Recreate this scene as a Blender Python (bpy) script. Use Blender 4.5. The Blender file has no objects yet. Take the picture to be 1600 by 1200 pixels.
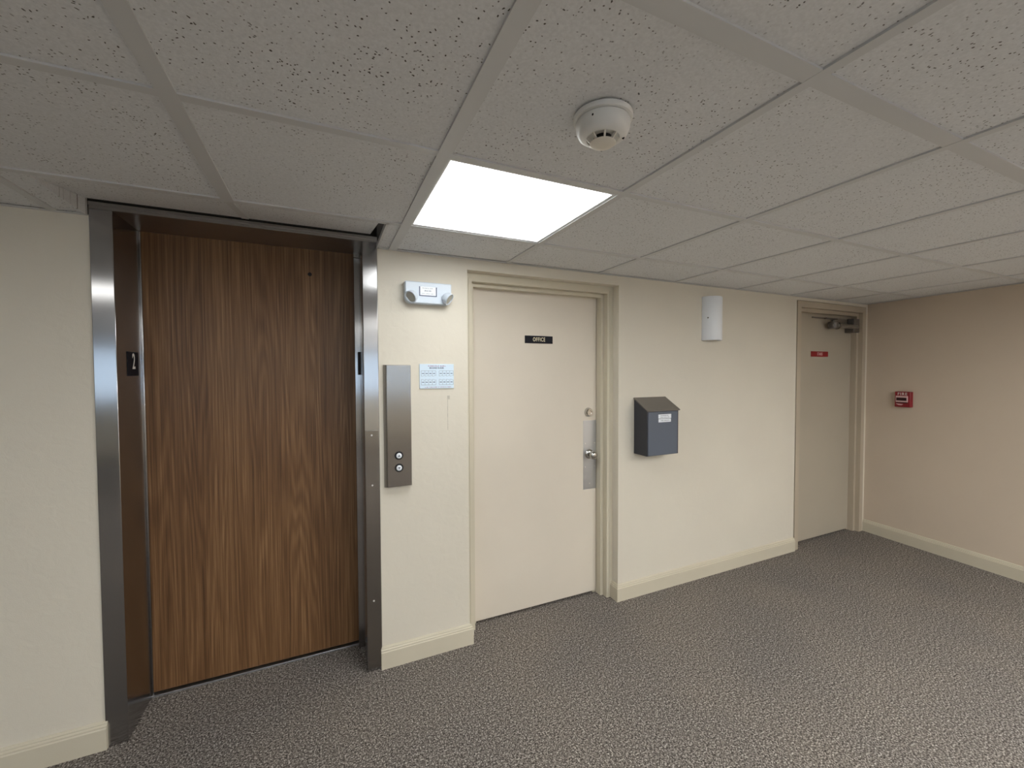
import bpy, bmesh, math, random
from mathutils import Vector, Matrix

C = bpy.context.scene.collection
S = bpy.context.scene
random.seed(7)

# ---------------------------------------------------------------- camera
FPX = 645.38
YAW, PITCH, ROLL = 0.42430, -0.02858, -0.00375
cam_d = bpy.data.cameras.new('camera')
cam = bpy.data.objects.new('camera', cam_d)
C.objects.link(cam)
cam_d.sensor_fit = 'HORIZONTAL'
cam_d.sensor_width = 36.0
cam_d.lens = 36.0 * FPX / 1600.0
cam_d.clip_start = 0.02
_f = Vector((math.sin(YAW) * math.cos(PITCH), math.cos(YAW) * math.cos(PITCH), math.sin(PITCH)))
_r = Vector((math.cos(YAW), -math.sin(YAW), 0))
_u = _r.cross(_f)
_r2 = _r * math.cos(ROLL) + _u * math.sin(ROLL)
_u2 = -_r * math.sin(ROLL) + _u * math.cos(ROLL)
cam.matrix_world = Matrix(((_r2.x, _u2.x, -_f.x, 0.0), (_r2.y, _u2.y, -_f.y, -2.100), (_r2.z, _u2.z, -_f.z, 1.466), (0, 0, 0, 1)))
S.camera = cam

# ---------------------------------------------------------------- world, exposure
LAMP = 8.6          # main lay-in panel radiance
LAMP_FILL = 25.0      # unseen panels added behind the viewer for fill light and steel reflections
SKY = 2.4
world = bpy.data.worlds.new('sky')
S.world = world
world.use_nodes = True
wn = world.node_tree.nodes['Background']
wn.inputs['Color'].default_value = (0.62, 0.80, 1.0, 1)
wn.inputs['Strength'].default_value = SKY
S.view_settings.view_transform = 'Standard'
S.view_settings.look = 'None'
S.view_settings.gamma = 1.0
S.view_settings.use_curve_mapping = False
S.view_settings.exposure = 0.22
S.cycles.use_denoising = True
S.cycles.max_bounces = 10
S.cycles.diffuse_bounces = 7
S.cycles.sample_clamp_indirect = 6.0

H = 2.065            # ceiling height
PX = [-3.30, -2.70, -2.10, -1.50, -0.902, -0.300, 0.308, 0.924, 1.530, 2.148, 2.760, 3.365, 3.975, 4.60]
TY = [-0.371, -0.971, -1.571, -2.171, -2.771, -3.371, -3.971, -4.571, -5.171, -5.771, -6.371, -6.971, -7.571]
XL, YB = -5.15, -7.60       # hidden extents of the lobby
def xr(y):                  # the right wall is not quite square to the back wall
    return 4.49 + 0.105 * y

# ---------------------------------------------------------------- materials
def nodes(m):
    return m.node_tree.nodes, m.node_tree.links

def mat(name, col, rough=0.5, metal=0.0, spec=0.5, aniso=0.0, arot=0.0, coat=0.0, emit=None, estr=0.0):
    m = bpy.data.materials.new(name)
    m.use_nodes = True
    b = m.node_tree.nodes['Principled BSDF']
    b.inputs['Base Color'].default_value = (*col, 1)
    b.inputs['Roughness'].default_value = rough
    b.inputs['Metallic'].default_value = metal
    b.inputs['Specular IOR Level'].default_value = spec
    b.inputs['Anisotropic'].default_value = aniso
    b.inputs['Anisotropic Rotation'].default_value = arot
    b.inputs['Coat Weight'].default_value = coat
    if emit:
        b.inputs['Emission Color'].default_value = (*emit, 1)
        b.inputs['Emission Strength'].default_value = estr
    return m

def bsdf(m): return m.node_tree.nodes['Principled BSDF']

def add(m, t, **kw):
    n = m.node_tree.nodes.new(t)
    for k, v in kw.items():
        if k in n.inputs.keys() if hasattr(n.inputs, 'keys') else False:
            n.inputs[k].default_value = v
        else:
            setattr(n, k, v)
    return n

def link(m, a, ao, b, bi):
    m.node_tree.links.new(a.outputs[ao], b.inputs[bi])

def ramp(m, stops, interp='LINEAR'):
    r = m.node_tree.nodes.new('ShaderNodeValToRGB')
    r.color_ramp.interpolation = interp
    e = r.color_ramp.elements
    while len(e) < len(stops):
        e.new(0.5)
    for i, (p, c) in enumerate(stops):
        e[i].position = p
        e[i].color = (*c, 1) if len(c) == 3 else c
    return r

def coords(m, scale=(1, 1, 1)):
    t = m.node_tree.nodes.new('ShaderNodeTexCoord')
    mp = m.node_tree.nodes.new('ShaderNodeMapping')
    mp.inputs['Scale'].default_value = scale
    link(m, t, 'Object', mp, 'Vector')
    return mp

def noise(m, src, scale, detail=2.0, rough=0.5, dist=0.0):
    n = m.node_tree.nodes.new('ShaderNodeTexNoise')
    n.inputs['Scale'].default_value = scale
    n.inputs['Detail'].default_value = detail
    n.inputs['Roughness'].default_value = rough
    n.inputs['Distortion'].default_value = dist
    link(m, src, 0, n, 'Vector')
    return n

def bump(m, hsrc, hout, strength, dist, prev=None):
    b = m.node_tree.nodes.new('ShaderNodeBump')
    b.inputs['Strength'].default_value = strength
    b.inputs['Distance'].default_value = dist
    link(m, hsrc, hout, b, 'Height')
    if prev:
        link(m, prev, 'Normal', b, 'Normal')
    link(m, b, 'Normal', bsdf(m), 'Normal')
    return b

def math_node(m, op, a=None, b=None, av=0.0, bv=0.0):
    n = m.node_tree.nodes.new('ShaderNodeMath')
    n.operation = op
    n.inputs[0].default_value = av
    n.inputs[1].default_value = bv
    if a: link(m, a[0], a[1], n, 0)
    if b: link(m, b[0], b[1], n, 1)
    return n

def paint(name, col, var=0.04, fine=0.10, coarse=0.25, rough=0.6):
    m = mat(name, col, rough, spec=0.3)
    c = coords(m)
    n1 = noise(m, c, 2.2, 3)
    r = ramp(m, [(0.3, tuple(v * (1 - var) for v in col)), (0.7, tuple(min(1, v * (1 + var)) for v in col))])
    link(m, n1, 'Fac', r, 'Fac')
    link(m, r, 'Color', bsdf(m), 'Base Color')
    n2 = noise(m, c, 260, 3, 0.6)
    b1 = bump(m, n2, 'Fac', fine, 0.002)
    n3 = noise(m, c, 22, 2, 0.5, 0.6)
    bump(m, n3, 'Fac', coarse, 0.003, b1)
    return m

WALL_COL = (0.735, 0.688, 0.592)
M = {}

def wall_paint():
    m = paint('cream_wall_paint', WALL_COL, 0.02, 0.22, 0.40, 0.55)
    nd, lk = nodes(m)
    old = bsdf(m).inputs['Base Color'].links[0].from_node
    tc = nd.new('ShaderNodeTexCoord')
    sp = nd.new('ShaderNodeSeparateXYZ')
    link(m, tc, 'Object', sp, 'Vector')
    # a faint grey rub mark below the floor plan, and a small smudge at its top
    def box(x0, x1, z0, z1):
        a = math_node(m, 'GREATER_THAN', (sp, 'X'), None, bv=x0)
        b = math_node(m, 'LESS_THAN', (sp, 'X'), None, bv=x1)
        c = math_node(m, 'GREATER_THAN', (sp, 'Z'), None, bv=z0)
        d = math_node(m, 'LESS_THAN', (sp, 'Z'), None, bv=z1)
        return math_node(m, 'MULTIPLY', (math_node(m, 'MULTIPLY', (a, 0), (b, 0)), 0), (math_node(m, 'MULTIPLY', (c, 0), (d, 0)), 0))
    k = math_node(m, 'MAXIMUM', (box(0.578, 0.581, 1.165, 1.325), 0), (box(0.578, 0.592, 1.325, 1.345), 0))
    nz = noise(m, tc, 60, 2)
    # TexCoord's first output is Generated: rewire to Object
    lk.new(tc.outputs['Object'], nz.inputs['Vector'])
    kk = math_node(m, 'MULTIPLY', (k, 0), (nz, 'Fac'))
    mx = nd.new('ShaderNodeMix'); mx.data_type = 'RGBA'
    lk.new(kk.outputs[0], mx.inputs['Factor'])
    lk.new(old.outputs['Color'], mx.inputs['A'])
    mx.inputs['B'].default_value = (0.38, 0.35, 0.28, 1)
    lk.new(mx.outputs['Result'], bsdf(m).inputs['Base Color'])
    return m
M['wall'] = wall_paint()
M['wall_side'] = paint('dimmed_wall_paint', (0.66, 0.560, 0.455), 0.02, 0.22, 0.22, 0.55)  # colour browned and darkened to carry the dimmer light on this wall
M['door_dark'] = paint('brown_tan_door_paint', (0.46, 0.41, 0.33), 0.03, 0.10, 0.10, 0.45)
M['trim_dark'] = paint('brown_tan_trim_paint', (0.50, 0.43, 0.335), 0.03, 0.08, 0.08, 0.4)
M['door'] = paint('tan_door_paint', (0.72, 0.655, 0.56), 0.03, 0.10, 0.10, 0.45)
M['trim'] = paint('olive_cream_trim_paint', (0.63, 0.58, 0.465), 0.03, 0.08, 0.08, 0.4)

def tile_mat():
    col = (0.74, 0.755, 0.775)
    m = mat('fissured_ceiling_tile', col, 0.95, spec=0.1)
    c = coords(m)
    # short fissures and pin holes
    c2 = coords(m, (1, 1, 0))
    warp = noise(m, c2, 40, 2)
    v = m.node_tree.nodes.new('ShaderNodeTexVoronoi'); v.inputs['Scale'].default_value = 104
    mixv = m.node_tree.nodes.new('ShaderNodeVectorMath'); mixv.operation = 'MULTIPLY_ADD'
    mixv.inputs[1].default_value = (0.018, 0.018, 0)
    link(m, warp, 'Color', mixv, 0); link(m, c2, 0, mixv, 2)
    link(m, mixv, 0, v, 'Vector')
    hole = ramp(m, [(0.0, (1, 1, 1)), (0.15, (1, 1, 1)), (0.22, (0, 0, 0))])
    link(m, v, 'Distance', hole, 'Fac')
    sep = m.node_tree.nodes.new('ShaderNodeSeparateColor')
    link(m, v, 'Color', sep, 'Color')
    pick = math_node(m, 'GREATER_THAN', (sep, 'Red'), None, bv=0.22)
    patch = noise(m, c2, 3.0, 2)
    pr = ramp(m, [(0.36, (0.30, 0.30, 0.30)), (0.54, (1, 1, 1))])
    link(m, patch, 'Fac', pr, 'Fac')
    k = math_node(m, 'MULTIPLY', (math_node(m, 'MULTIPLY', (hole, 'Color'), (pick, 0)), 0), (pr, 'Color'))
    g = noise(m, c, 150, 3)
    gr = ramp(m, [(0.3, tuple(x * 0.93 for x in col)), (0.7, tuple(x * 1.05 for x in col))])
    link(m, g, 'Fac', gr, 'Fac')
    mx = m.node_tree.nodes.new('ShaderNodeMix'); mx.data_type = 'RGBA'
    link(m, k, 0, mx, 'Factor')
    m.node_tree.links.new(gr.outputs['Color'], mx.inputs['A'])
    mx.inputs['B'].default_value = (0.09, 0.08, 0.07, 1)
    m.node_tree.links.new(mx.outputs['Result'], bsdf(m).inputs['Base Color'])
    bump(m, g, 'Fac', 0.35, 0.002)
    return m
M['tile'] = tile_mat()
M['tee'] = mat('ceiling_tee_paint', (0.62, 0.63, 0.64), 0.45, spec=0.4)

def carpet_mat():
    m = mat('grey_brown_loop_carpet', (0.1, 0.09, 0.08), 1.0, spec=0.05)
    c = coords(m)
    n1 = noise(m, c, 175, 2.0, 0.6)
    n2 = noise(m, c, 92, 2, 0.6)
    n3 = noise(m, c, 1.6, 2)
    a = math_node(m, 'MULTIPLY', (n1, 'Fac'), None, bv=0.68)
    b = math_node(m, 'MULTIPLY_ADD', (n2, 'Fac'), None, bv=0.30)
    link(m, a, 0, b, 2)
    r = ramp(m, [(0.36, (0.036, 0.032, 0.029)), (0.47, (0.145, 0.131, 0.119)), (0.53, (0.255, 0.233, 0.212)), (0.62, (0.58, 0.55, 0.51))])
    link(m, b, 0, r, 'Fac')
    mx = m.node_tree.nodes.new('ShaderNodeMix'); mx.data_type = 'RGBA'; mx.blend_type = 'MULTIPLY'
    mx.inputs['Factor'].default_value = 1.0
    r2 = ramp(m, [(0.3, (0.9, 0.9, 0.92)), (0.7, (1.06, 1.03, 1.0))])
    link(m, n3, 'Fac', r2, 'Fac')
    m.node_tree.links.new(r.outputs['Color'], mx.inputs['A'])
    m.node_tree.links.new(r2.outputs['Color'], mx.inputs['B'])
    m.node_tree.links.new(mx.outputs['Result'], bsdf(m).inputs['Base Color'])
    bump(m, b, 0, 0.8, 0.006)
    return m
M['carpet'] = carpet_mat()

def wood_mat():
    m = mat('walnut_laminate', (0.2, 0.1, 0.05), 0.40, spec=0.35)
    # growth rings cut nearly along the grain: a warped field of x, slowly changing with z
    c = coords(m, (7.0, 1.0, 0.42))
    w = noise(m, c, 1.0, 2, 0.4, 0.1)
    ph = math_node(m, 'MULTIPLY', (w, 'Fac'), None, bv=120.0)
    fr = math_node(m, 'SINE', (ph, 0))
    cf = coords(m, (270, 270, 3.2))
    fine = noise(m, cf, 1.5, 3, 0.7)
    cm_ = coords(m, (135, 135, 1.3))
    mid = noise(m, cm_, 1.0, 3, 0.6)
    cv = coords(m, (9, 9, 0.35))
    wide = noise(m, cv, 1.0, 3, 0.5)
    s1 = math_node(m, 'MULTIPLY', (fr, 0), None, bv=0.040)
    s2 = math_node(m, 'MULTIPLY_ADD', (fine, 'Fac'), None, bv=0.34); link(m, s1, 0, s2, 2)
    s3 = math_node(m, 'MULTIPLY_ADD', (mid, 'Fac'), None, bv=0.46); link(m, s2, 0, s3, 2)
    s4 = math_node(m, 'MULTIPLY_ADD', (wide, 'Fac'), None, bv=0.20); link(m, s3, 0, s4, 2)
    r = ramp(m, [(0.35, (0.086, 0.041, 0.018)), (0.46, (0.150, 0.076, 0.033)), (0.53, (0.188, 0.099, 0.044)), (0.67, (0.31, 0.176, 0.084))])
    link(m, s4, 0, r, 'Fac')
    link(m, r, 'Color', bsdf(m), 'Base Color')
    bump(m, fine, 'Fac', 0.05, 0.0006)
    return m
M['wood'] = wood_mat()

def steel(name, col=(0.50, 0.49, 0.48), rough=0.19, aniso=0.93, arot=0.0):
    m = mat(name, col, rough, 1.0, aniso=aniso, arot=arot)
    t = m.node_tree.nodes.new('ShaderNodeTangent')
    t.direction_type = 'RADIAL'; t.axis = 'Z'
    link(m, t, 0, bsdf(m), 'Tangent')
    return m
M['steel'] = steel('brushed_stainless_steel', (0.44, 0.435, 0.44))
M['steel_dark'] = steel('brushed_bronze_steel', (0.36, 0.34, 0.32), 0.27)
M['steel_plain'] = mat('satin_stainless_steel', (0.42, 0.41, 0.40), 0.30, 1.0)
M['satin'] = mat('satin_metal', (0.55, 0.54, 0.52), 0.28, 1.0)
M['chrome'] = mat('polished_nickel', (0.52, 0.51, 0.49), 0.12, 1.0)
M['screw'] = mat('bright_screw_head', (0.85, 0.84, 0.82), 0.3, 0.6)
M['galv'] = mat('brushed_plate_metal', (0.60, 0.62, 0.66), 0.35, 1.0)
M['black'] = mat('black_plastic', (0.012, 0.012, 0.014), 0.5, spec=0.25)
M['void'] = mat('dark_void', (0.01, 0.01, 0.01), 0.9)
M['plenum'] = mat('plenum_shade', (0.05, 0.045, 0.04), 0.9)  # dark colour stands in for shade above the ceiling
M['white_pl'] = mat('white_plastic', (0.80, 0.80, 0.78), 0.4)
M['cool_pl'] = mat('cool_white_plastic', (0.68, 0.76, 0.86), 0.35)
M['off_pl'] = mat('aged_white_plastic', (0.78, 0.74, 0.66), 0.4)
M['opal'] = mat('white_opal_acrylic', (0.90, 0.94, 1.0), 0.3)
M['lens'] = mat('grey_lens', (0.50, 0.50, 0.45), 0.25)
M['panel'] = mat('light_diffuser', (0.9, 0.9, 0.9), 0.5, emit=(0.98, 1.0, 0.99), estr=LAMP)
def fill_panel_mat(k):
    return mat('fill_panel_diffuser', (0.9, 0.9, 0.9), 0.5, emit=(0.985, 0.985, 0.95), estr=LAMP_FILL * k)
M['lightframe'] = mat('white_enamel', (0.82, 0.83, 0.85), 0.35)
M['boxgrey'] = mat('blue_grey_powdercoat', (0.105, 0.125, 0.165), 0.5)
M['boxdark'] = mat('dark_grey_powdercoat', (0.030, 0.032, 0.042), 0.5)
M['lid'] = mat('dark_metal_lid', (0.17, 0.155, 0.14), 0.38, 0.3)
M['label'] = mat('white_label', (0.88, 0.92, 0.98), 0.4)
M['labelink'] = mat('grey_label_print', (0.22, 0.25, 0.30), 0.6)
M['plan'] = mat('pale_blue_sign_face', (0.70, 0.84, 0.97), 0.35)
M['planink'] = mat('sign_print_blue_black', (0.10, 0.13, 0.22), 0.6)
M['planred'] = mat('sign_print_mauve', (0.40, 0.16, 0.30), 0.6)
M['signblack'] = mat('engraved_black_plastic', (0.012, 0.012, 0.018), 0.6, spec=0.2)
M['cream_ink'] = mat('cream_lettering', (0.85, 0.77, 0.56), 0.5)
M['white_ink'] = mat('white_lettering', (0.85, 0.83, 0.80), 0.5)
M['red'] = mat('red_engraved_plastic', (0.30, 0.010, 0.016), 0.35)
M['pink'] = mat('pinkish_lettering', (0.75, 0.50, 0.50), 0.5)
M['firered'] = mat('red_alarm_enamel', (0.26, 0.012, 0.022), 0.3)
M['firedark'] = mat('dark_red_recess', (0.03, 0.003, 0.006), 0.4)
M['closer'] = mat('dull_aluminium', (0.38, 0.36, 0.33), 0.4, 0.9)
M['closerdark'] = mat('dark_bronze', (0.17, 0.155, 0.145), 0.4, 0.6)
M['glass'] = mat('window_glass', (1, 1, 1), 0.0)
bsdf(M['glass']).inputs['Transmission Weight'].default_value = 1.0

# ---------------------------------------------------------------- mesh helpers
class MB:
    def __init__(s): s.bm = bmesh.new()
    def box(s, x0, x1, y0, y1, z0, z1):
        v = [s.bm.verts.new(p) for p in ((x0, y0, z0), (x1, y0, z0), (x1, y1, z0), (x0, y1, z0), (x0, y0, z1), (x1, y0, z1), (x1, y1, z1), (x0, y1, z1))]
        for f in ((0, 3, 2, 1), (4, 5, 6, 7), (0, 1, 5, 4), (1, 2, 6, 5), (2, 3, 7, 6), (3, 0, 4, 7)):
            s.bm.faces.new([v[i] for i in f])
        return s
    def hexa(s, pts):            # eight corners: bottom loop then top loop
        v = [s.bm.verts.new(p) for p in pts]
        for f in ((0, 3, 2, 1), (4, 5, 6, 7), (0, 1, 5, 4), (1, 2, 6, 5), (2, 3, 7, 6), (3, 0, 4, 7)):
            s.bm.faces.new([v[i] for i in f])
        return s
    def prism(s, prof, axis_pts):   # prof: list of offset vectors; axis_pts: list of origins (sweeps the profile, closed)
        rings = []
        for o in axis_pts:
            rings.append([s.bm.verts.new(Vector(o) + Vector(p)) for p in prof])
        n = len(prof)
        for a, b in zip(rings, rings[1:]):
            for i in range(n):
                s.bm.faces.new((a[i], a[(i + 1) % n], b[(i + 1) % n], b[i]))
        s.bm.faces.new(list(reversed(rings[0]))); s.bm.faces.new(rings[-1])
        return s
    def lathe(s, prof, org=(0, 0, 0), axis='Z', seg=40, a0=0.0, a1=2 * math.pi, caps=False):
        # prof: (r, h); axis Z up, or Y (h runs along -y, out of the wall)
        full = abs(a1 - a0 - 2 * math.pi) < 1e-6
        n = seg if full else seg + 1
        def P(r, h, a):
            if axis == 'Z': q = (r * math.cos(a), r * math.sin(a), h)
            elif axis == 'Y': q = (r * math.cos(a), -h, r * math.sin(a))
            else: q = (h, r * math.cos(a), r * math.sin(a))
            return (org[0] + q[0], org[1] + q[1], org[2] + q[2])
        rings = []
        for r, h in prof:
            if r < 1e-7:
                rings.append([s.bm.verts.new(P(0, h, 0))])
            else:
                rings.append([s.bm.verts.new(P(r, h, a0 + (a1 - a0) * i / seg)) for i in range(n)])
        for A, B in zip(rings, rings[1:]):
            m = n if full else n - 1
            for i in range(m):
                j = (i + 1) % n
                if len(A) == 1 and len(B) == 1: continue
                if len(A) == 1: s.bm.faces.new((A[0], B[j], B[i]))
                elif len(B) == 1: s.bm.faces.new((A[i], A[j], B[0]))
                else: s.bm.faces.new((A[i], A[j], B[j], B[i]))
        return s
    def tube(s, a, b, r, seg=20, r2=None):
        a, b = Vector(a), Vector(b)
        d = (b - a); L = d.length; q = d.to_track_quat('Z', 'Y').to_matrix().to_4x4()
        mtx = Matrix.Translation((a + b) / 2) @ q
        bmesh.ops.create_cone(s.bm, cap_ends=True, segments=seg, radius1=r, radius2=r if r2 is None else r2, depth=L, matrix=mtx)
        return s
    def ball(s, c, r, sc=(1, 1, 1)):
        bmesh.ops.create_uvsphere(s.bm, u_segments=28, v_segments=18, radius=r, matrix=Matrix.Translation(c) @ Matrix.Diagonal((*sc, 1)))
        return s
    def build(s, name, m, parent=None, bevel=0.0, smooth=False, seg=2, kind=None):
        bmesh.ops.recalc_face_normals(s.bm, faces=s.bm.faces)
        me = bpy.data.meshes.new(name)
        s.bm.to_mesh(me); s.bm.free()
        me.materials.append(m)
        o = bpy.data.objects.new(name, me)
        C.objects.link(o)
        if parent is not None:
            o.parent = parent
            o.matrix_parent_inverse = PINV.get(parent.name, Matrix.Identity(4))
        if bevel:
            b = o.modifiers.new('bevel', 'BEVEL'); b.width = bevel; b.segments = seg; b.limit_method = 'ANGLE'
        if smooth or bevel:
            for p in me.polygons: p.use_smooth = True
            try:
                me.set_sharp_from_angle(angle=math.radians(38))
            except Exception: pass
        return o

PINV = {}
def thing(name, loc, label, cat, group=None, kind=None):
    o = bpy.data.objects.new(name, None)
    C.objects.link(o)
    o.location = loc
    o.empty_display_size = 0.05
    PINV[o.name] = Matrix.Translation(Vector(loc)).inverted()
    tag(o, label, cat, group, kind)
    return o

def tag(o, label=None, cat=None, group=None, kind=None):
    if label: o['label'] = label
    if cat: o['category'] = cat
    if group: o['group'] = group
    if kind: o['kind'] = kind
    return o

def text(body, size, loc, name, m, parent, rot=(math.pi / 2, 0, 0), sx=1.0, depth=0.0006, bold=0.0, space=1.0):
    cu = bpy.data.curves.new(name, 'FONT')
    cu.body = body; cu.size = size; cu.align_x = 'CENTER'; cu.align_y = 'CENTER'
    cu.extrude = depth; cu.offset = bold; cu.space_character = space
    t = bpy.data.objects.new(name + '_curve', cu)
    C.objects.link(t)
    bpy.context.view_layer.update()
    me = bpy.data.meshes.new_from_object(t.evaluated_get(bpy.context.evaluated_depsgraph_get()))
    bpy.data.objects.remove(t)
    me.materials.clear(); me.materials.append(m)
    from mathutils import Euler
    me.transform(Matrix.Translation(loc) @ Euler(rot).to_matrix().to_4x4() @ Matrix.Diagonal((sx, 1, 1, 1)))
    o = bpy.data.objects.new(name, me)
    C.objects.link(o)
    if parent is not None:
        o.parent = parent
        o.matrix_parent_inverse = PINV.get(parent.name, Matrix.Identity(4))
    return o

# ---------------------------------------------------------------- the room
mb = MB().hexa([(XL, YB, -0.08), (xr(YB), YB, -0.08), (xr(0.4), 0.4, -0.08), (XL, 0.4, -0.08), (XL, YB, 0), (xr(YB), YB, 0), (xr(0.4), 0.4, 0), (XL, 0.4, 0)])
tag(mb.build('floor', M['carpet']), 'grey brown speckled loop pile carpet covering the whole lobby floor', 'carpet', kind='structure')

# elevator, office and stair openings in the back wall
EX0, EX1, EZ = -0.806, 0.237, 2.122
OX0, OX1, OZ = 0.691, 1.687, 2.008
SX0, SX1, SZ = 3.468, 4.46, 2.040
T = 0.30
w = MB()
HW = H + 0.004
w.box(XL, EX0, 0, T, 0, HW)
w.box(EX1, OX0, 0, T, 0, HW)
w.box(OX0, OX1, 0, T, OZ, HW)
w.box(OX1, SX0, 0, T, 0, HW)
w.box(SX0, SX1, 0, T, SZ, HW)
w.box(SX1, xr(0), 0, T, 0, HW)
tag(w.build('wall_back', M['wall']), 'cream painted wall holding the elevator, the office door and the stair door', 'wall', kind='structure')
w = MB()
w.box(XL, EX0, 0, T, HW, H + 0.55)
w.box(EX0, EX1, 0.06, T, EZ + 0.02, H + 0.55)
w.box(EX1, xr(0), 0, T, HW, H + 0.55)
tag(w.build('trim_3', M['plenum']), 'wall above the dropped ceiling, coloured dark so the gap looks shaded', 'wall', kind='structure')
w = MB().hexa([(xr(YB), YB, 0), (xr(YB) + .15, YB, 0), (xr(T) + .15, T, 0), (xr(T), T, 0), (xr(YB), YB, H + .55), (xr(YB) + .15, YB, H + .55), (xr(T) + .15, T, H + .55), (xr(T), T, H + .55)])
tag(w.build('wall_right', M['wall_side']), 'side wall coloured browner for its dimmer light, with the red fire alarm pull station', 'wall', kind='structure')
w = MB().box(XL - .15, XL, YB, T, 0, H + .55)
tag(w.build('wall_left', M['wall']), 'cream side wall at the far left end of the lobby', 'wall', kind='structure')
WN = [(-4.9, -3.1, 0.95, 1.95), (-2.7, -0.9, 0.95, 1.95), (-0.5, 1.1, 0.95, 1.95), (1.5, 3.1, 0.95, 1.95)]
w = MB()
xs = XL
for (a, b, z0, z1) in WN:
    w.box(xs, a, YB - .15, YB, 0, H + .55)
    w.box(a, b, YB - .15, YB, 0, z0)
    w.box(a, b, YB - .15, YB, z1, H + .55)
    xs = b
w.box(xs, xr(YB) + .15, YB - .15, YB, 0, H + .55)
tag(w.build('wall_front', M['wall']), 'cream wall behind the viewer with four daylight windows', 'wall', kind='structure')
for i, (a, b, z0, z1) in enumerate(WN):
    f = MB()
    y0, y1 = YB - .11, YB - .04
    f.box(a, b, y0, y1, z0, z0 + .05); f.box(a, b, y0, y1, z1 - .05, z1)
    f.box(a, a + .05, y0, y1, z0, z1); f.box(b - .05, b, y0, y1, z0, z1)
    f.box((a + b) / 2 - .02, (a + b) / 2 + .02, y0, y1, z0, z1)
    wo = f.build('window_%d' % (i + 1), M['lightframe'])
    tag(wo, 'white framed window behind the viewer, %s' % ('nearest the left wall', 'second from the left wall', 'second from the right wall', 'nearest the right wall')[i], 'window', kind='structure')
    MB().box(a + .05, b - .05, YB - .08, YB - .076, z0 + .05, z1 - .05).build('pane', M['glass'], wo)

# ---- baseboards: flat board with a small stepped moulding along the top
def bb_profile(sy):   # profile in (outward, z)
    return [(0, 0), (0.018, 0), (0.018, 0.083), (0.0145, 0.0865), (0.0145, 0.0925), (0.009, 0.0965), (0.009, 0.101), (0.0045, 0.107), (0, 0.107)]
def baseboard(name, path, label):
    # path: list of ((x, y), (nx, ny)) mitre-offset directions
    m = MB()
    rings = []
    for (p, n) in path:
        rings.append([m.bm.verts.new((p[0] + n[0] * o, p[1] + n[1] * o, z)) for (o, z) in bb_profile(1)])
    k = len(rings[0])
    for A, B in zip(rings, rings[1:]):
        for i in range(k):
            m.bm.faces.new((A[i], A[(i + 1) % k], B[(i + 1) % k], B[i]))
    m.bm.faces.new(rings[0]); m.bm.faces.new(list(reversed(rings[-1])))
    o = m.build(name, M['trim'])
    return tag(o, label, 'baseboard', kind='structure')
baseboard('baseboard_left', [((XL, 0), (0, -1)), ((EX0 + 0.008, 0), (0, -1))], 'cream baseboard at the foot of the wall left of the elevator')
baseboard('baseboard_center', [((EX1 - 0.006, 0), (0, -1)), ((OX0, 0), (1, -1)), ((OX0, 0.055), (1, 0))], 'short cream baseboard between the elevator frame and the office door')
baseboard('baseboard_back', [((OX1, 0.055), (-1, 0)), ((OX1, 0), (-1, -1)), ((SX0 - 0.002, 0), (0, -1))], 'long cream baseboard between the office door and the stair door')
baseboard('baseboard_right', [((xr(-0.002), -0.002), (-1, 0)), ((xr(YB), YB), (-1, 0))], 'beige baseboard along the right side wall under the fire alarm')

# ---------------------------------------------------------------- ceiling
RX0, RX1, RY = EX0 - 0.004, 0.205, -0.371      # the strip that tilts up to clear the elevator frame
ceil = thing('ceiling', (0, -2, H), 'dropped ceiling of square fissured grey tiles in a painted metal grid', 'ceiling', kind='structure')
t = MB()
zt0, zt1 = H + 0.004, H + 0.020
PANELS = {(5 + 1, 0)}     # (column index, row index) cells holding a light
FILL_CELLS = {(2, 2): 0.20, (3, 2): 0.16, (7, 4): 1.0, (9, 3): 1.0, (11, 4): 1.0, (4, 5): 0.9, (8, 7): 1.0, (11, 7): 1.0, (4, 9): 1.0, (8, 10): 1.0}  # cells of the added, unseen fill panels and their relative strength
def tile(x0, x1, y0, y1):
    t.box(x0, x1, y0, y1, zt0, zt1)
cols = [XL] + [p for p in PX if p > XL + .02 and p < 4.6] + [4.60]
for i in range(len(PX)):
    xa = PX[i]
    xb = PX[i + 1] if i + 1 < len(PX) else None
    if xb is None: break
    for j in range(len(TY) - 1):
        if (i, j) in PANELS or (i, j) in FILL_CELLS: continue
        x1 = min(xb, xr(TY[j + 1]) + .1)
        tile(xa + .002, x1 - .002, TY[j + 1] + .002, TY[j] - .002)
    # row against the back wall
    if xb < RX0 + .01 or xa > 0.30:
        gap = 0.010 if 0.3 < xa < 0.9 else 0.0
        tile(xa + .002, xb - .002, TY[0] + .002, -0.012 - gap)
tile(PX[4] + .002, RX0 - .004, TY[0] + .002, -0.002)
tile(EX1 + .004, PX[6] - .002, TY[0] + .002, -0.002)
for xa in (-5.10, -4.50, -3.90):
    for j in range(len(TY) - 1): tile(xa + .002, xa + .598, TY[j + 1] + .002, TY[j] - .002)
    tile(xa + .002, xa + .598, TY[0] + .002, -0.012)
t.build('ceiling_tiles', M['tile'], ceil)
def part(name, m, parent, boxes, bevel=0.0):
    q = MB()
    for b in boxes: q.box(*b)
    return q.build(name, m, parent, bevel)
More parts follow.
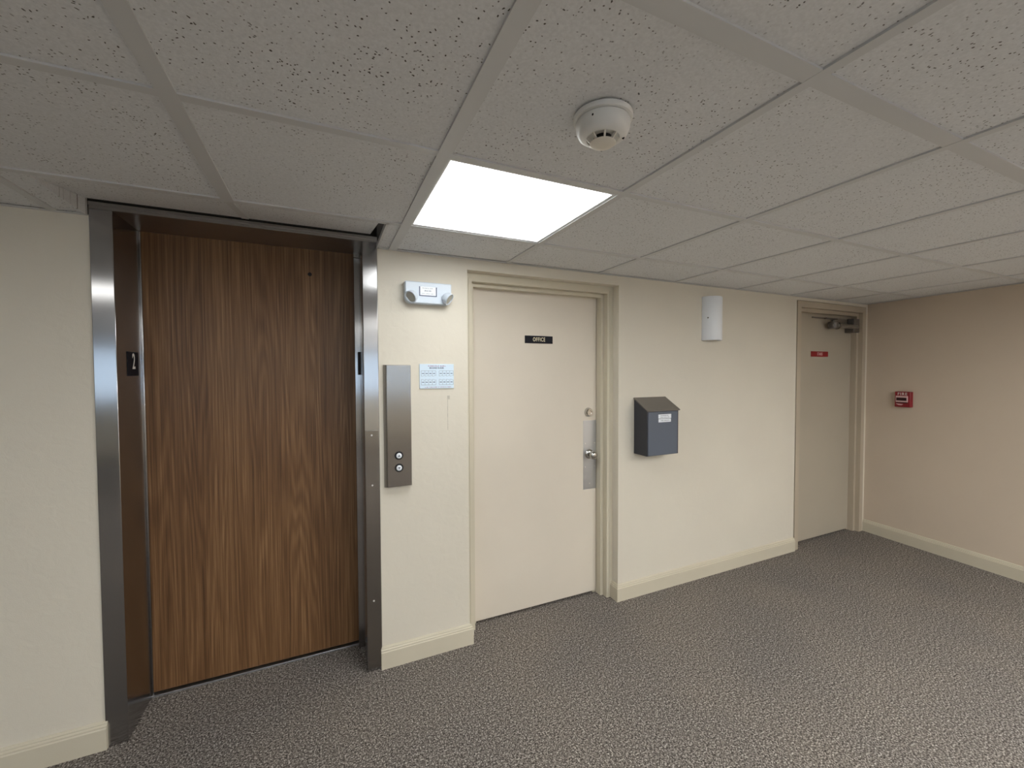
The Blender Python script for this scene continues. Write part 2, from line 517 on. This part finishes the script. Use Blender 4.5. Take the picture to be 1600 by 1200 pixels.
# tees running toward the back wall
for i, x in enumerate(PX):
    wd = 0.019 if i in (5, 6) else 0.013
    y1 = -0.004
    if RX0 < x < EX1: y1 = TY[0]
    q = MB()
    q.box(x - wd, x + wd, YB, y1, H - .0015, H + .004)
    if x < 4.2: q.build('tee_bar', M['tee'], ceil)
    else:
        q.bm.free()
for j, y in enumerate(TY):
    wd = 0.020 if j == 2 else 0.013
    q = MB()
    q.box(XL, xr(y), y - wd, y + wd, H - .001, H + .0045)
    q.build('tee_bar', M['tee'], ceil)
# wall angles
q = MB()
q.box(XL, RX0 - .0, -0.020, -.0005, H - .001, H + .001); q.box(EX1, xr(0), -0.020, -.0005, H - .001, H + .001)
q.box(XL, RX0, -0.002, -.0005, H, H + .02); q.box(EX1, xr(0), -0.002, -.0005, H, H + .02)
q.hexa([(xr(0) - .02, 0, H - .001), (xr(0), 0, H - .001), (xr(YB), YB, H - .001), (xr(YB) - .02, YB, H - .001)] + [(xr(0) - .02, 0, H + .001), (xr(0), 0, H + .001), (xr(YB), YB, H + .001), (xr(YB) - .02, YB, H + .001)])
q.build('wall_angle', M['tee'], ceil)
# the tilted strip above the elevator: rises from the first cross tee to the top of the frame
UP = 2.128
q = MB()
n = 12
low, top = [], []
def zrise(x):            # the left end of the strip is bent, so it lifts gradually
    s = min(1.0, max(0.0, (x - RX0) / 0.05))
    return (H + 0.003) + (UP - H - 0.003) * (0.35 + 0.65 * s * s * (3 - 2 * s))
xsn = [RX0 + (RX1 - RX0) * k for k in (0, .02, .05, .12, .25, .5, .75, 1)]
for x in xsn:
    low.append([(x, RY + .013, H + .003), (x, -.012, UP - 0.002)])
vv = [[q.bm.verts.new(p) for p in L] + [q.bm.verts.new((p[0], p[1], p[2] + .014)) for p in L] for L in low]
for A, B in zip(vv, vv[1:]):
    q.bm.faces.new((A[0], A[1], B[1], B[0])); q.bm.faces.new((A[2], B[2], B[3], A[3]))
    q.bm.faces.new((A[0], B[0], B[2], A[2])); q.bm.faces.new((A[1], A[3], B[3], B[1]))
q.bm.faces.new((vv[0][0], vv[0][2], vv[0][3], vv[0][1])); q.bm.faces.new((vv[-1][0], vv[-1][1], vv[-1][3], vv[-1][2]))
q.build('tilted_tile_strip', M['tile'], ceil)
# tee carried on the strip
q = MB()
x = PX[5]
q.hexa([(x - .013, RY, H - .001), (x + .013, RY, H - .001), (x + .013, -.014, UP - .006), (x - .013, -.014, UP - .006),
        (x - .013, RY, H + .003), (x + .013, RY, H + .003), (x + .013, -.014, UP - .002), (x - .013, -.014, UP - .002)])
q.build('tee_bar', M['tee'], ceil)
# closing piece on the left side of the strip (tile edge seen from below)
q = MB()
q.hexa([(RX0 - .006, RY + .01, H), (RX0, RY + .01, H), (RX0, -.001, H), (RX0 - .006, -.001, H),
        (RX0 - .006, RY + .01, H + .006), (RX0, RY + .01, H + .006), (RX0, -.001, UP + .01), (RX0 - .006, -.001, UP + .01)])
q.build('strip_side', M['tile'], ceil)
# flange at the right side of the gap
q = MB()
q.box(EX1 - .004, EX1 + .006, RY, -.003, H - .001, H + .020)
q.build('tee_bar', M['tee'], ceil)
# plenum slab above
q = MB().box(XL - .15, 4.9, YB - .15, T, H + .55, H + .60)
tag(q.build('trim_1', M['plenum']), 'dark slab above the dropped ceiling', 'slab', kind='structure')
tag(MB().box(XL, 4.6, T + .02, T + .06, -0.05, H + .6).build('trim_2', M['void']), 'dark backing behind the door openings', 'backing', kind='structure')

# ---------------------------------------------------------------- lay-in lights
def panel_light(x0, x1, y0, y1, m, label, group=None):
    th = thing('ceiling_light', ((x0 + x1) / 2, (y0 + y1) / 2, H + .02), label, 'ceiling light', group)
    a = .012
    q = MB()
    b = .014
    q.box(x0 + a, x1 - a, y0 + a, y0 + a + b, H + .002, H + .022); q.box(x0 + a, x1 - a, y1 - a - b, y1 - a, H + .002, H + .022)
    q.box(x0 + a, x0 + a + b, y0 + a + b, y1 - a - b, H + .002, H + .022); q.box(x1 - a - b, x1 - a, y0 + a + b, y1 - a - b, H + .002, H + .022)
    q.build('frame', M['lightframe'], th)
    MB().box(x0 + a + b, x1 - a - b, y0 + a + b, y1 - a - b, H + .008, H + .016).build('diffuser', m, th)
    return th
panel_light(PX[6], PX[7], TY[1], TY[0], M['panel'], 'square lit white ceiling panel above the office door, left of the smoke detector')
FILL_LAB = ['nearest the elevator, left one of the close pair', 'nearest the elevator, right one of the close pair', 'left side, second from the elevator wall', 'left side, closest to the windows', 'middle of the second row', 'middle, in the last row but one', 'middle, closest to the windows', 'right of the middle, nearest the drop box', 'right side, nearer the stair door', 'right side, nearer the windows']
for k, (i, j) in enumerate(sorted(FILL_CELLS)):
    panel_light(PX[i], PX[i + 1], TY[j + 1], TY[j], fill_panel_mat(FILL_CELLS[(i, j)]), 'unseen fill panel added behind the viewer, %s' % FILL_LAB[k], 'unseen panels added for fill light')

# ---------------------------------------------------------------- smoke detector
sd = thing('smoke_detector', (0.605, -1.286, H), 'round white smoke detector on the ceiling tile beside the lit panel', 'smoke detector')
SDX, SDY = 0.605, -1.286
def sdp(pr): return [(r, H - h) for r, h in pr]
MB().lathe(sdp([(0, 0), (.0685, 0), (.0695, .004), (.0675, .010), (.0635, .0115), (0, .0115)]), (SDX, SDY, 0), seg=64).build('base', M['white_pl'], sd, smooth=True)
MB().lathe(sdp([(0, .0135), (.0622, .0135), (.0635, .017), (.0618, .030), (.057, .041), (.049, .0475), (.0385, .0495), (.036, .0465), (0, .0465)]), (SDX, SDY, 0), seg=64).build('housing', M['white_pl'], sd, smooth=True)
cap = MB().lathe(sdp([(0, .0655), (.012, .0655), (.0265, .0635), (.0305, .0605), (.029, .059), (0, .059)]), (SDX, SDY, 0), seg=48).build('sensor_cap', M['off_pl'], sd, smooth=True)
MB().lathe(sdp([(0, .0465), (.021, .0465), (.021, .0595), (0, .0595)]), (SDX, SDY, 0), seg=32).build('sensor_core', M['black'], sd, smooth=True)
q = MB()
for k in range(8):
    a = k * math.pi / 4 + 0.3
    ca, sa = math.cos(a), math.sin(a)
    def R(r, s_, h): return (SDX + r * ca - s_ * sa, SDY + r * sa + s_ * ca, H - h)
    q.hexa([R(.027, -.002, .0625), R(.040, -.002, .0485), R(.040, .002, .0485), R(.027, .002, .0625), R(.023, -.002, .056), R(.035, -.002, .045), R(.035, .002, .045), R(.023, .002, .056)])
q.build('cage_ribs', M['off_pl'], sd)
d = Vector((-0.80, -0.60, 0))
MB().ball((SDX - .0600 * .85, SDY - .0600 * .52, H - .024), .0045, (.6, 1, 1)).build('slot', M['black'], sd)
MB().ball((SDX + .044, SDY - .020, H - .0470), .0032).build('status_light', M['black'], sd)

# ---------------------------------------------------------------- elevator entrance
ST = M['steel']
el = thing('door_1', (-.28, .12, 0), 'elevator doorway with a walnut laminate sliding door and brushed steel frame', 'elevator door', kind='structure')
FY = -0.005
JX0, JX1 = -0.737, 0.168     # inner faces of the jambs
DY = 0.245                   # door plane
HZ = 2.092
MB().box(EX0, JX0, FY, .262, 0, HZ).build('jamb', ST, el, bevel=.002)
q = MB()
q.box(JX1, EX1 - .001, FY, .20, 0, HZ)
q.build('jamb', ST, el, bevel=.002)
q = MB()
q.box(EX0, EX1 - .001, FY + .001, .262, HZ, EZ - .010)
q.box(EX0, EX1 - .001, FY - .004, FY + .012, HZ + .012, EZ - .004)
q.build('header', M['steel_plain'], el, bevel=.0015)
# inner return strips that meet the door
q = MB(); q.box(JX0, JX0 + .007, .236, .262, 0, HZ); q.build('return_strip', ST, el, bevel=.001)
q = MB(); q.box(.142, .190, .205, .262, 0, HZ - .030); q.build('return_strip', M['steel'], el, bevel=.002)
q = MB(); q.box(.142, .190, .203, .262, HZ - .029, HZ); q.build('return_strip', M['steel_dark'], el, bevel=.001)
MB().box(.156, .184, .192, .206, 1.455, 1.575).build('latch_slot', M['black'], el, bevel=.002)
leaf = MB().box(JX0 + .001, .189, DY, DY + .028, .018, HZ - .0005).build('door_panel', M['wood'], el)
q = MB().lathe([(0, .0006), (.0095, .0006), (.0095, 0), (0, 0)], (-.064, DY - .0002, 1.966), 'Y', 24)
q.build('key_hole', M['black'], leaf)
MB().box(JX0, .19, DY - .012, DY + .05, .0, .0085).build('sill', M['galv'], el, bevel=.001)
# screwed plate on the right jamb
pl = MB().box(JX1 + .0015, EX1 - .004, FY - .0028, FY, .015, 1.186).build('jamb_plate', M['steel_dark'], el, bevel=.0008)
for z in (1.163, .919, .35):
    MB().lathe([(0, .0016), (.0035, .0012), (.0045, 0), (0, 0)], (.200, FY - .0028, z), 'Y', 16).build('screw', M['screw'], pl, smooth=True)

# floor number on the left jamb
fn = thing('floor_number_sign', (JX0, .139, 1.507), 'small black plate with a white number 2 on the left elevator jamb', 'sign')
MB().box(JX0, JX0 + .003, .086, .190, 1.456, 1.557).build('plate', M['signblack'], fn, bevel=.001)
text('2', .092, (JX0 + .0034, .141, 1.514), 'number', M['white_ink'], fn, rot=(math.pi / 2, 0, math.pi / 2), sx=.62, bold=.0009)

# ---------------------------------------------------------------- painted frames
def frame_profile(x0, x1, ztop, steps, name_parent, mt='trim'):
    """steps: list of (inset, y): successive rebates from the opening inwards; builds left, right and head members"""
    yb = 0.22
    out = []
    for side in (0, 1, 2):
        q = MB()
        prev = 0.0
        for (inset, y, ins2) in steps:
            if side == 0: q.box(x0 + inset, x0 + ins2, y, yb, 0, ztop - ins2)
            elif side == 1: q.box(x1 - ins2, x1 - inset, y, yb, 0, ztop - ins2)
            else: q.box(x0 + inset, x1 - inset, y, yb, ztop - ins2, ztop - inset)
        out.append(q.build('head_casing' if side == 2 else 'side_casing', M[mt], name_parent))
    return out

# office door
od = thing('door_2', (1.19, .12, 0), 'tan painted office door in a stepped cream frame, steel kick plate at the knob', 'door', kind='structure')
frame_profile(OX0, OX1, OZ, [(0, .055, .028), (.028, .0555, .045), (.045, .095, .066), (.066, .150, .09)], od)
# small bead along the first step
q = MB()
for xx in (OX1 - .0285, OX0 + .0245):
    q.box(xx, xx + .004, .0525, .058, 0, OZ - .026)
q.build('bead', M['trim'], od, bevel=.001)
DYo = .142
LX0, LX1, LZ = OX0 + .0675, OX1 - .0685, OZ - .0555
lf = MB().box(LX0, LX1, DYo, DYo + .04, .016, LZ + .012).build('door_leaf', M['door'], od, bevel=.0015)
# knob side hardware
kp = MB().box(LX1 - .100, LX1 - .001, DYo - .002, DYo, .700, 1.150).build('latch_plate', M['galv'], lf, bevel=.0006)
for (dx, z) in ((-.086, 1.000), (-.012, 1.000), (-.086, .846), (-.012, .846), (-.052, .735)):
    MB().lathe([(0, .0018), (.003, .0015), (.0042, 0), (0, 0)], (LX1 + dx, DYo - .002, z), 'Y', 14).build('screw', M['screw'], kp, smooth=True)
kx, kz = LX1 - .055, .930
kn = MB().lathe([(0, .066), (.010, .066), (.020, .063), (.0265, .054), (.0275, .045), (.024, .036), (.014, .029), (.0105, .024), (.0115, .012), (.026, .009), (.031, .004), (.032, 0), (0, 0)], (kx, DYo - .002, kz), 'Y', 40).build('knob', M['chrome'], lf, smooth=True)
db = MB().lathe([(0, .020), (.010, .020), (.0125, .023), (.020, .023), (.0265, .014), (.030, .003), (.030, 0), (0, 0)], (LX1 - .062, DYo, 1.204), 'Y', 40).build('deadbolt', M['chrome'], lf, smooth=True)

os_ = thing('office_sign', ((1.098 + 1.290) / 2, DYo, 1.663), 'black OFFICE nameplate with cream lettering on the tan office door', 'sign')
MB().box(1.098, 1.290, DYo - .003, DYo - .0002, 1.641, 1.687).build('plate', M['signblack'], os_, bevel=.0008)
text('OFFICE', .034, (1.194, DYo - .0036, 1.664), 'lettering', M['cream_ink'], os_, sx=.66, bold=.0005, space=1.22)

# stair door
sdr = thing('door_3', (3.98, .08, 0), 'tan painted stair door in the corner with a metal closer at its top', 'door', kind='structure')
S1 = SX1
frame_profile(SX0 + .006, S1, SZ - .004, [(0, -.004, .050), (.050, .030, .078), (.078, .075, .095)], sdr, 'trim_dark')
MB().box(SX0, SX0 + .006, .012, .04, 0, SZ).build('shadow_gap', M['closerdark'], sdr)
DYs = .072
sx0, sx1, sz = SX0 + .086, S1 - .079, SZ - .004 - .078
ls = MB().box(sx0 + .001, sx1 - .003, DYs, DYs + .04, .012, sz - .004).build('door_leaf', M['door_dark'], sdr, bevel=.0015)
ss = thing('stairs_sign', (3.90, DYs, 1.61), 'red STAIRS nameplate with pale lettering on the corner door', 'sign')
MB().box(3.785, 4.030, DYs - .003, DYs - .0002, 1.590, 1.636).build('plate', M['red'], ss, bevel=.0008)
text('STAIRS', .036, (3.908, DYs - .0036, 1.613), 'lettering', M['pink'], ss, sx=.60, bold=.0004, space=1.15)
# closer
cl = MB().box(4.06, 4.26, DYs - .030, DYs, sz - .090, sz - .028).build('door_closer', M['closer'], sdr, bevel=.004)
MB().lathe([(0, .0), (.034, .0), (.038, .008), (.038, .05), (.034, .058), (0, .058)], (3.985, DYs - .062, sz - .128), 'Z', 32).build('closer_pot', M['closerdark'], cl, smooth=True)
MB().tube((3.95, DYs - .062, sz - .100), (4.34, DYs - .062, sz - .100), .020).build('closer_tube', M['closer'], cl, smooth=True)
MB().tube((4.04, DYs - .062, sz - .100), (4.055, DYs - .062, sz - .100), .031).build('closer_cap', M['chrome'], cl, smooth=True)
q = MB()
q.box(3.86, 4.02, DYs - .078, DYs - .056, sz - .052, sz - .040)
q.tube((3.985, DYs - .062, sz - .075), (3.985, DYs - .062, sz - .040), .010)
q.box(3.72, 3.90, DYs - .050, DYs - .040, sz - .046, sz - .036)
q.build('closer_arm', M['closerdark'], cl, bevel=.002)
MB().box(4.27, 4.36, DYs - .075, DYs - .003, sz - .150, sz - .028).build('closer_bracket', M['closerdark'], cl, bevel=.004)

# ---------------------------------------------------------------- elevator call station
cs = thing('call_station', (.325, 0, 1.2), 'tall bronze steel elevator call box with up and down buttons', 'call button panel')
q = MB()
x0, x1, z0, z1, dp = .256, .389, .900, 1.505, .032
q.hexa([(x0, 0, z0), (x1, 0, z0), (x1, 0, z1), (x0, 0, z1), (x0 + .013, -dp, z0 + .006), (x1 - .004, -dp, z0 + .006), (x1 - .004, -dp, z1 - .003), (x0 + .013, -dp, z1 - .003)])
q.build('housing', M['steel_dark'], cs, bevel=.0015)
for k, (z, up) in enumerate(((1.059, 1), (.9985, -1))):
    bx = .3235
    b = MB().lathe([(0, .004), (.0185, .004), (.0205, .002), (.0205, 0), (0, 0)], (bx, -dp, z), 'Y', 36).build('call_button', M['black'], cs, smooth=True)
    MB().lathe([(0, .008), (.011, .008), (.0132, .0065), (.0132, .003), (0, .003)], (bx, -dp, z), 'Y', 36).build('button_cap', M['label'], b, smooth=True)
    q = MB()
    tri = [(-.0065, -.005 * up), (.0065, -.005 * up), (0, .0065 * up)]
    q.prism([(a, 0, c) for a, c in tri], [(bx, -dp - .008, z), (bx, -dp - .0088, z)])
    q.build('arrow', M['labelink'], b)

# ---------------------------------------------------------------- floor plan sign
fp = thing('floor_plan_sign', (.523, 0, 1.446), 'pale blue second floor room plan beside the elevator call box', 'sign')
px0, px1, pz0, pz1 = .434, .612, 1.384, 1.509
MB().box(px0, px1, -.006, -.0005, pz0, pz1).build('plate', M['plan'], fp, bevel=.0008)
text('SECOND FLOOR', .0105, ((px0 + px1) / 2 - .002, -.0064, 1.4885), 'heading', M['planink'], fp, sx=.95, bold=.0003)
def dashes(name, m, parent, x0, z, words, h, y, cw, gap=.0012, seed=1):
    rnd = random.Random(seed)
    q = MB(); x = x0
    for wlen in words:
        for _ in range(wlen):
            hh = h * rnd.choice((1, 1, .8))
            t_ = cw * rnd.choice((.55, .7))
            q.box(x, x + t_, y - .0004, y, z, z + hh * .25)
            q.box(x, x + cw * .22, y - .0004, y, z, z + hh)
            if rnd.random() < .6: q.box(x + t_ * .75, x + t_, y - .0004, y, z, z + hh)
            if rnd.random() < .6: q.box(x, x + t_, y - .0004, y, z + hh * .75, z + hh)
            x += cw
        x += cw * .9
    return q.build(name, m, parent)
dashes('small_print', M['planred'], fp, px0 + .044, 1.4963, (10, 5), .006, -.0062, .0058, seed=3)
dashes('small_print', M['planred'], fp, px0 + .026, 1.389, (4, 9, 1, 7, 4), .004, -.0062, .0048, seed=5)
q = MB()
for blk in (0, 1):
    bx = px0 + .0075 + blk * .092
    cwid = .0188
    for row in (0, 1):
        u = MB()
        zt = 1.4745 if row == 0 else 1.430
        zb = zt - .027
        for c in range(5):
            q.box(bx + c * cwid, bx + c * cwid + .0011, -.0066, -.0062, zb, zt)
        zz = zt if row == 0 else zb
        q.box(bx, bx + 4 * cwid, -.0066, -.0062, zz - .0006, zz + .0006)
        for c in range(4):
            xx = bx + c * cwid
            zi = zb if row == 0 else zt
            q.box(xx, xx + cwid * .45, -.0066, -.0062, zi - .0006, zi + .0006)
            q.hexa([(xx + cwid * .45, -.0066, zi), (xx + cwid * .55, -.0066, zi), (xx + cwid * .9, -.0066, zi + (.005 if row == 0 else -.005)), (xx + cwid * .8, -.0066, zi + (.005 if row == 0 else -.005)),
                    (xx + cwid * .45, -.0062, zi), (xx + cwid * .55, -.0062, zi), (xx + cwid * .9, -.0062, zi + (.005 if row == 0 else -.005)), (xx + cwid * .8, -.0062, zi + (.005 if row == 0 else -.005))])
            u.box(xx + .0045, xx + .0075, -.0066, -.0062, (zt + zb) / 2 - .0022, (zt + zb) / 2 + .0022)
            u.box(xx + .0083, xx + .0113, -.0066, -.0062, (zt + zb) / 2 - .0022, (zt + zb) / 2 + .0022)
            u.box(xx + .0121, xx + .0151, -.0066, -.0062, (zt + zb) / 2 - .0022, (zt + zb) / 2 + .0022)
        u.build('room_number_row', M['planink'], fp)
q.build('room_outline', M['labelink'], fp)

# ---------------------------------------------------------------- emergency light
em = thing('emergency_light', (.475, 0, 1.86), 'white two headed emergency light high on the wall beside the elevator', 'emergency light')
ex0, ex1, ez0, ez1, ed = .360, .592, 1.808, 1.914, .046
q = MB()
rc = .030
out = [(ex0, ez1), (ex1, ez1)]
out += [(ex1 - rc + rc * math.cos(t_), ez0 + rc + rc * math.sin(t_)) for t_ in [-k * math.pi / 16 for k in range(9)]]
out += [(ex0 + rc + rc * math.cos(t_), ez0 + rc + rc * math.sin(t_)) for t_ in [-math.pi / 2 - k * math.pi / 16 for k in range(9)]]
q.prism([(a, 0, c) for a, c in out], [(0, 0, 0), (0, -ed, 0)])
q.build('housing', M['cool_pl'], em, bevel=.005)
for s_, hx in ((-1, ex0 + .028), (1, ex1 - .024)):
    hd = MB()
    # ball head facing down and outwards
    dv = Vector((.66 * s_, -.52, -.54)).normalized()
    Rm = dv.to_track_quat('Z', 'Y').to_matrix().to_4x4()
    c = Vector((hx, -ed - .014, ez0 + .030))
    prof = [(0, -.028), (.012, -.026), (.022, -.019), (.029, -.008), (.031, .004), (.031, .012), (.027, .012), (.026, .007), (0, .007)]
    hd.lathe(prof, (0, 0, 0), 'Z', 36)
    hd.bm.transform(Matrix.Translation(c) @ Rm)
    ho = hd.build('lamp_head', M['cool_pl'], em, smooth=True)
    ln = MB().lathe([(0, .0105), (.012, .0100), (.0262, .0085), (.0262, .0075), (0, .0075)], (0, 0, 0), 'Z', 30)
    ln.bm.transform(Matrix.Translation(c) @ Rm)
    ln.build('lens', M['lens'], ho, smooth=True)
st = MB().box(.431, .513, -ed - .0008, -ed, 1.848, 1.891).build('sticker', M['label'], em)
q = MB()
q.box(.4275, .4325, -ed - .0014, -ed - .0008, 1.846, 1.891); q.box(.5110, .5160, -ed - .0014, -ed - .0008, 1.846, 1.891); q.box(.4275, .5160, -ed - .0014, -ed - .0008, 1.844, 1.8485)
q.build('sticker_border', M['planink'], st)
dashes('sticker_print', M['labelink'], st, .445, 1.882, (9, 4), .0035, -ed - .0010, .0038, seed=9)
dashes('sticker_print', M['planink'], st, .453, 1.868, (5, 3), .0065, -ed - .0010, .0040, seed=12)
dashes('sticker_print', M['labelink'], st, .440, 1.856, (4, 6, 4), .0032, -ed - .0010, .0038, seed=13)
MB().ball((.476, -.043, ez0 + .005), .003).build('test_button', M['label'], em)

# ---------------------------------------------------------------- wall drop box
dbx = thing('drop_box', (1.95, 0, 1.1), 'blue grey metal drop box with sloping lid on the wall beside the office door', 'drop box')
bx0, bx1, bz0, byf, bzb, bzf = 1.812, 2.072, .938, -.123, 1.290, 1.218
q = MB()
q.prism([(0, 0, bz0), (0, byf + .004, bz0), (0, byf + .004, bzf), (0, 0, bzb)], [(bx0, 0, 0), (bx1, 0, 0)])
q.build('body', M['boxdark'], dbx, bevel=.0015)
fd = MB().box(bx0 + .007, bx1 - .012, byf, byf + .006, bz0 + .003, bzf - .004).build('front_door', M['boxgrey'], dbx, bevel=.001)
q = MB()
sl = (bzb - bzf) / (-byf)
q.prism([(0, 0, bzb + .001), (0, byf - .007, bzf - sl * .007 + .003), (0, byf - .007, bzf - sl * .007 + .010), (0, 0, bzb + .010)], [(bx0 - .006, 0, 0), (bx1 + .005, 0, 0)])
q.build('lid', M['lid'], dbx, bevel=.0015)
l1 = MB().box(1.900, 2.006, byf - .0006, byf, 1.171, 1.197).build('adhesive_label', M['label'], fd)
l2 = MB().box(1.901, 2.004, byf - .0006, byf, 1.147, 1.1685).build('adhesive_label', M['label'], fd)
dashes('label_print', M['labelink'], l1, 1.918, 1.187, (11,), .0055, byf - .0007, .0060, seed=21)
dashes('label_print', M['labelink'], l1, 1.918, 1.176, (5, 4, 3), .0050, byf - .0007, .0052, seed=22)
dashes('label_print', M['labelink'], l2, 1.920, 1.155, (4, 8), .0055, byf - .0007, .0058, seed=23)

# ---------------------------------------------------------------- wall sconce
sc = thing('wall_sconce', (2.488, 0, 1.84), 'white half cylinder wall sconce, unlit, on the wall above the drop box', 'wall light')
cx, rr, cz0, cz1 = 2.490, .081, 1.683, 1.988
q = MB()
seg = 40
outer, inner = [], []
for ring_z in (cz0, cz0 + .004, cz1 - .006, cz1):
    k = rr - (.003 if ring_z in (cz0, cz1) else 0)
    outer.append([q.bm.verts.new((cx + k * math.cos(math.pi + math.pi * i / seg), k * math.sin(math.pi + math.pi * i / seg) * .95, ring_z)) for i in range(seg + 1)])
for A, B in zip(outer, outer[1:]):
    for i in range(seg): q.bm.faces.new((A[i], A[i + 1], B[i + 1], B[i]))
q.bm.faces.new(outer[-1])
so = q.build('shade', M['opal'], sc, smooth=True)
sm = so.modifiers.new('thick', 'SOLIDIFY'); sm.thickness = .003; sm.offset = -1
MB().box(cx - .05, cx + .05, -.006, -.0005, cz0 + .03, cz1 - .03).build('back_plate', M['white_pl'], sc)
MB().lathe([(0, .005), (.004, .005), (.0045, 0), (0, 0)], (cx - rr * .86, -rr * .50, 1.838), 'Y', 16).build('finial', M['closerdark'], sc, smooth=True)

# ---------------------------------------------------------------- fire alarm pull station (on the right wall)
fa = thing('fire_alarm_pull_station', (xr(-.29), -.29, 1.22), 'red fire alarm pull station on the right side wall', 'fire alarm')
ang = math.atan2(0.105, 1.0)
# local frame: a runs along the wall toward the viewer, n points into the room
ya, yb_ = -.240, -.348
def W(a, n_, z):
    p = Vector((xr(a), a, z)) + Vector((-math.cos(ang), math.sin(ang), 0)) * n_
    return (p.x, p.y, p.z)
def wbox(q, a0, a1, n0, n1, z0, z1):
    q.hexa([W(a0, n0, z0), W(a1, n0, z0), W(a1, n1, z0), W(a0, n1, z0), W(a0, n0, z1), W(a1, n0, z1), W(a1, n1, z1), W(a0, n1, z1)])
    return q
fz0, fz1 = 1.160, 1.290
wbox(MB(), ya, yb_, .0005, .040, fz0, fz1).build('housing', M['firered'], fa, bevel=.004)
hn = wbox(MB(), ya - .012, yb_ + .014, .040, .050, fz0 + .042, fz1 - .036).build('pull_handle', M['pink'], fa, bevel=.003)
wbox(MB(), ya - .018, yb_ + .020, .050, .0515, fz0 + .055, fz1 - .050).build('handle_slot', M['firedark'], hn)
wbox(MB(), ya - .014, yb_ + .016, .040, .0412, fz0 + .034, fz0 + .042).build('lower_recess', M['firedark'], fa)
q = MB()
q.hexa([W(ya - .008, .040, fz0 + .028), W(ya - .062, .040, fz0 + .026), W(ya - .050, .040, fz0 + .016), W(ya - .030, .040, fz0 + .016),
        W(ya - .008, .0408, fz0 + .028), W(ya - .062, .0408, fz0 + .026), W(ya - .050, .0408, fz0 + .016), W(ya - .030, .0408, fz0 + .016)])
q.build('marking', M['pink'], fa)
p0 = Vector(W((ya + yb_) / 2, .0405, fz1 - .020))
text('FIRE', .031, p0, 'lettering', M['white_ink'], fa, rot=(math.pi / 2, 0, -math.pi / 2 - ang), sx=1.0, bold=.0003, space=1.25)
